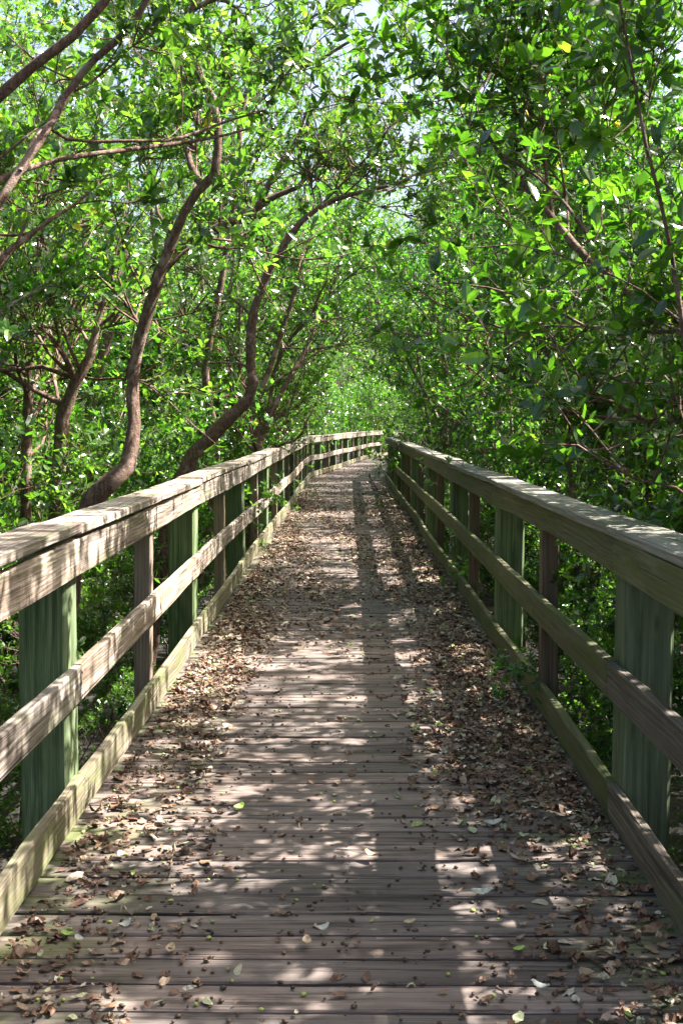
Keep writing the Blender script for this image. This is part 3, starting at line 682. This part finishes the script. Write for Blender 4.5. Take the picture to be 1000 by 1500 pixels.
for i, (x, y, q) in enumerate([(3.5, 1.2, 1.35), (3.9, 4.4, 1.45), (3.6, 7.4, 1.3), (3.7, 10.6, 1.3), (3.3, -1.6, 1.4)]):  # taller trees added between sun and deck to block light on the planks
    if y > 0: plant(near_p[i % 4], 'mangrove_tree', x, y, i*2.1, q, f'taller mangrove standing second in from the right railing, {["before its first", "beside its first", "beside its second", "beside its third"][i]} green post', 'tree', 'mangroves beside the boardwalk')
for sd in (-1, 1):
    sn = 'left' if sd < 0 else 'right'
    x0, x1 = sorted((sd*3.0, sd*9.5))
    deep(x0, x1, 2.5, 17, 2.1, bush_p, f'dense low mangrove bush in the shade behind the near {sn} railing', f'bushes in the {sn} thicket', .8, 1.1, 'mangrove_bush', 'bush')
    x0, x1 = sorted((sd*2.6, sd*12))
    deep(x0, x1, 17, 45, 2.9, bush_p, f'distant mangrove bush under the far trees behind the {sn} railing', f'distant bushes on the {sn}', 1.1, 1.4, 'mangrove_bush', 'bush')
deep(-14, 12, 72, 92, 4.2, far_p, 'bright leafy mangrove closing the view where the boardwalk bends away', 'mangroves at the bend', 1.1, 1.5)
deep(-4, 1.6, 55, 67, 2.4, bush_p, 'mangrove bush seen through the railing where it swings right', 'bushes inside the bend', 1.1, 1.4, 'mangrove_bush', 'bush')
for i, (x, y) in enumerate([(-2.8, 57), (-1.2, 61), (.2, 65), (-3.2, 66), (2.2, 69)]):
    plant(far_p[i % 4], 'mangrove_tree', x, y, i*1.7, 1.15, f'sunny mangrove behind the last railing stretch, {ORD[i]} from the kink side', 'tree', 'mangroves at the bend')
deep(-9, 9, 68, 72, 3.0, bush_p, 'bright mangrove bush closing the view at the bend of the boardwalk', 'bushes at the bend', 1.2, 1.5, 'mangrove_bush', 'bush')
lean_p = [mkproto(251+i, 6.0+i*.5, .06, (2.6, .2), ['leaf', 'leaf2'][i % 2], limbs=34, llen=1.5, blets=12, ros=5, lv=7, lsize=.08, low=True, t0=.25, blen=.6) for i in range(2)]
for i, (x, y) in enumerate([(-2.1, 20), (2.3, 23), (-2.2, 26), (2.5, 29)]):
    plant(lean_p[i % 2], 'mangrove_tree', x, y, (0 if x < 0 else math.pi)+rng.uniform(-.3, .3), 1.0, f'mangrove leaning right over the deck, {ORD[i]} of those roofing the far half', 'tree', 'mangroves roofing the far boardwalk')
for i, (x, y) in enumerate([(-2.2, 35), (-2.0, 39.5), (-1.4, 44), (-.9, 49), (2.9, 33), (3.8, 37), (5.0, 42)]):
    plant(far_p[i % 4], 'mangrove_tree', x, y, i*1.3, 1.0, f'mangrove arching over the bend, {ORD[i]} tree back from the kink of the railing', 'tree', 'mangroves at the bend')

# ------------------------------------------------------------------ light
SUN = np.array([1.0, .25, 1.29]); el = math.atan2(SUN[2], math.hypot(SUN[0], SUN[1])); azs = math.atan2(SUN[0], SUN[1])
w = bpy.data.worlds.new('World'); sc.world = w; w.use_nodes = True; wt = w.node_tree
bg = wt.nodes['Background']; sky = wt.nodes.new('ShaderNodeTexSky'); sky.sky_type = 'NISHITA'; sky.sun_disc = False
sky.sun_elevation = el; sky.sun_rotation = azs; sky.air_density = 1.0; sky.dust_density = 6.0
wt.links.new(sky.outputs[0], bg.inputs[0]); bg.inputs[1].default_value = .072
sl = bpy.data.lights.new('sun', 'SUN'); sl.energy = 5.0; sl.angle = R(.5); sl.color = (1, .96, .90)
so = bpy.data.objects.new('sun', sl); COL.objects.link(so)
so.rotation_euler = Vector(-SUN).to_track_quat('-Z', 'Y').to_euler(); so.location = (8, 2, 12)
vs_ = sc.view_settings; vs_.view_transform = 'Standard'; vs_.look = 'None'; vs_.gamma = 1; vs_.exposure = 2.5
cy = sc.cycles; cy.max_bounces = 5; cy.diffuse_bounces = 3; cy.glossy_bounces = 2; cy.transmission_bounces = 5; cy.sample_clamp_indirect = 6
cy.use_denoising = True; cy.denoising_prefilter = 'NONE'; cy.caustics_reflective = False; cy.caustics_refractive = False
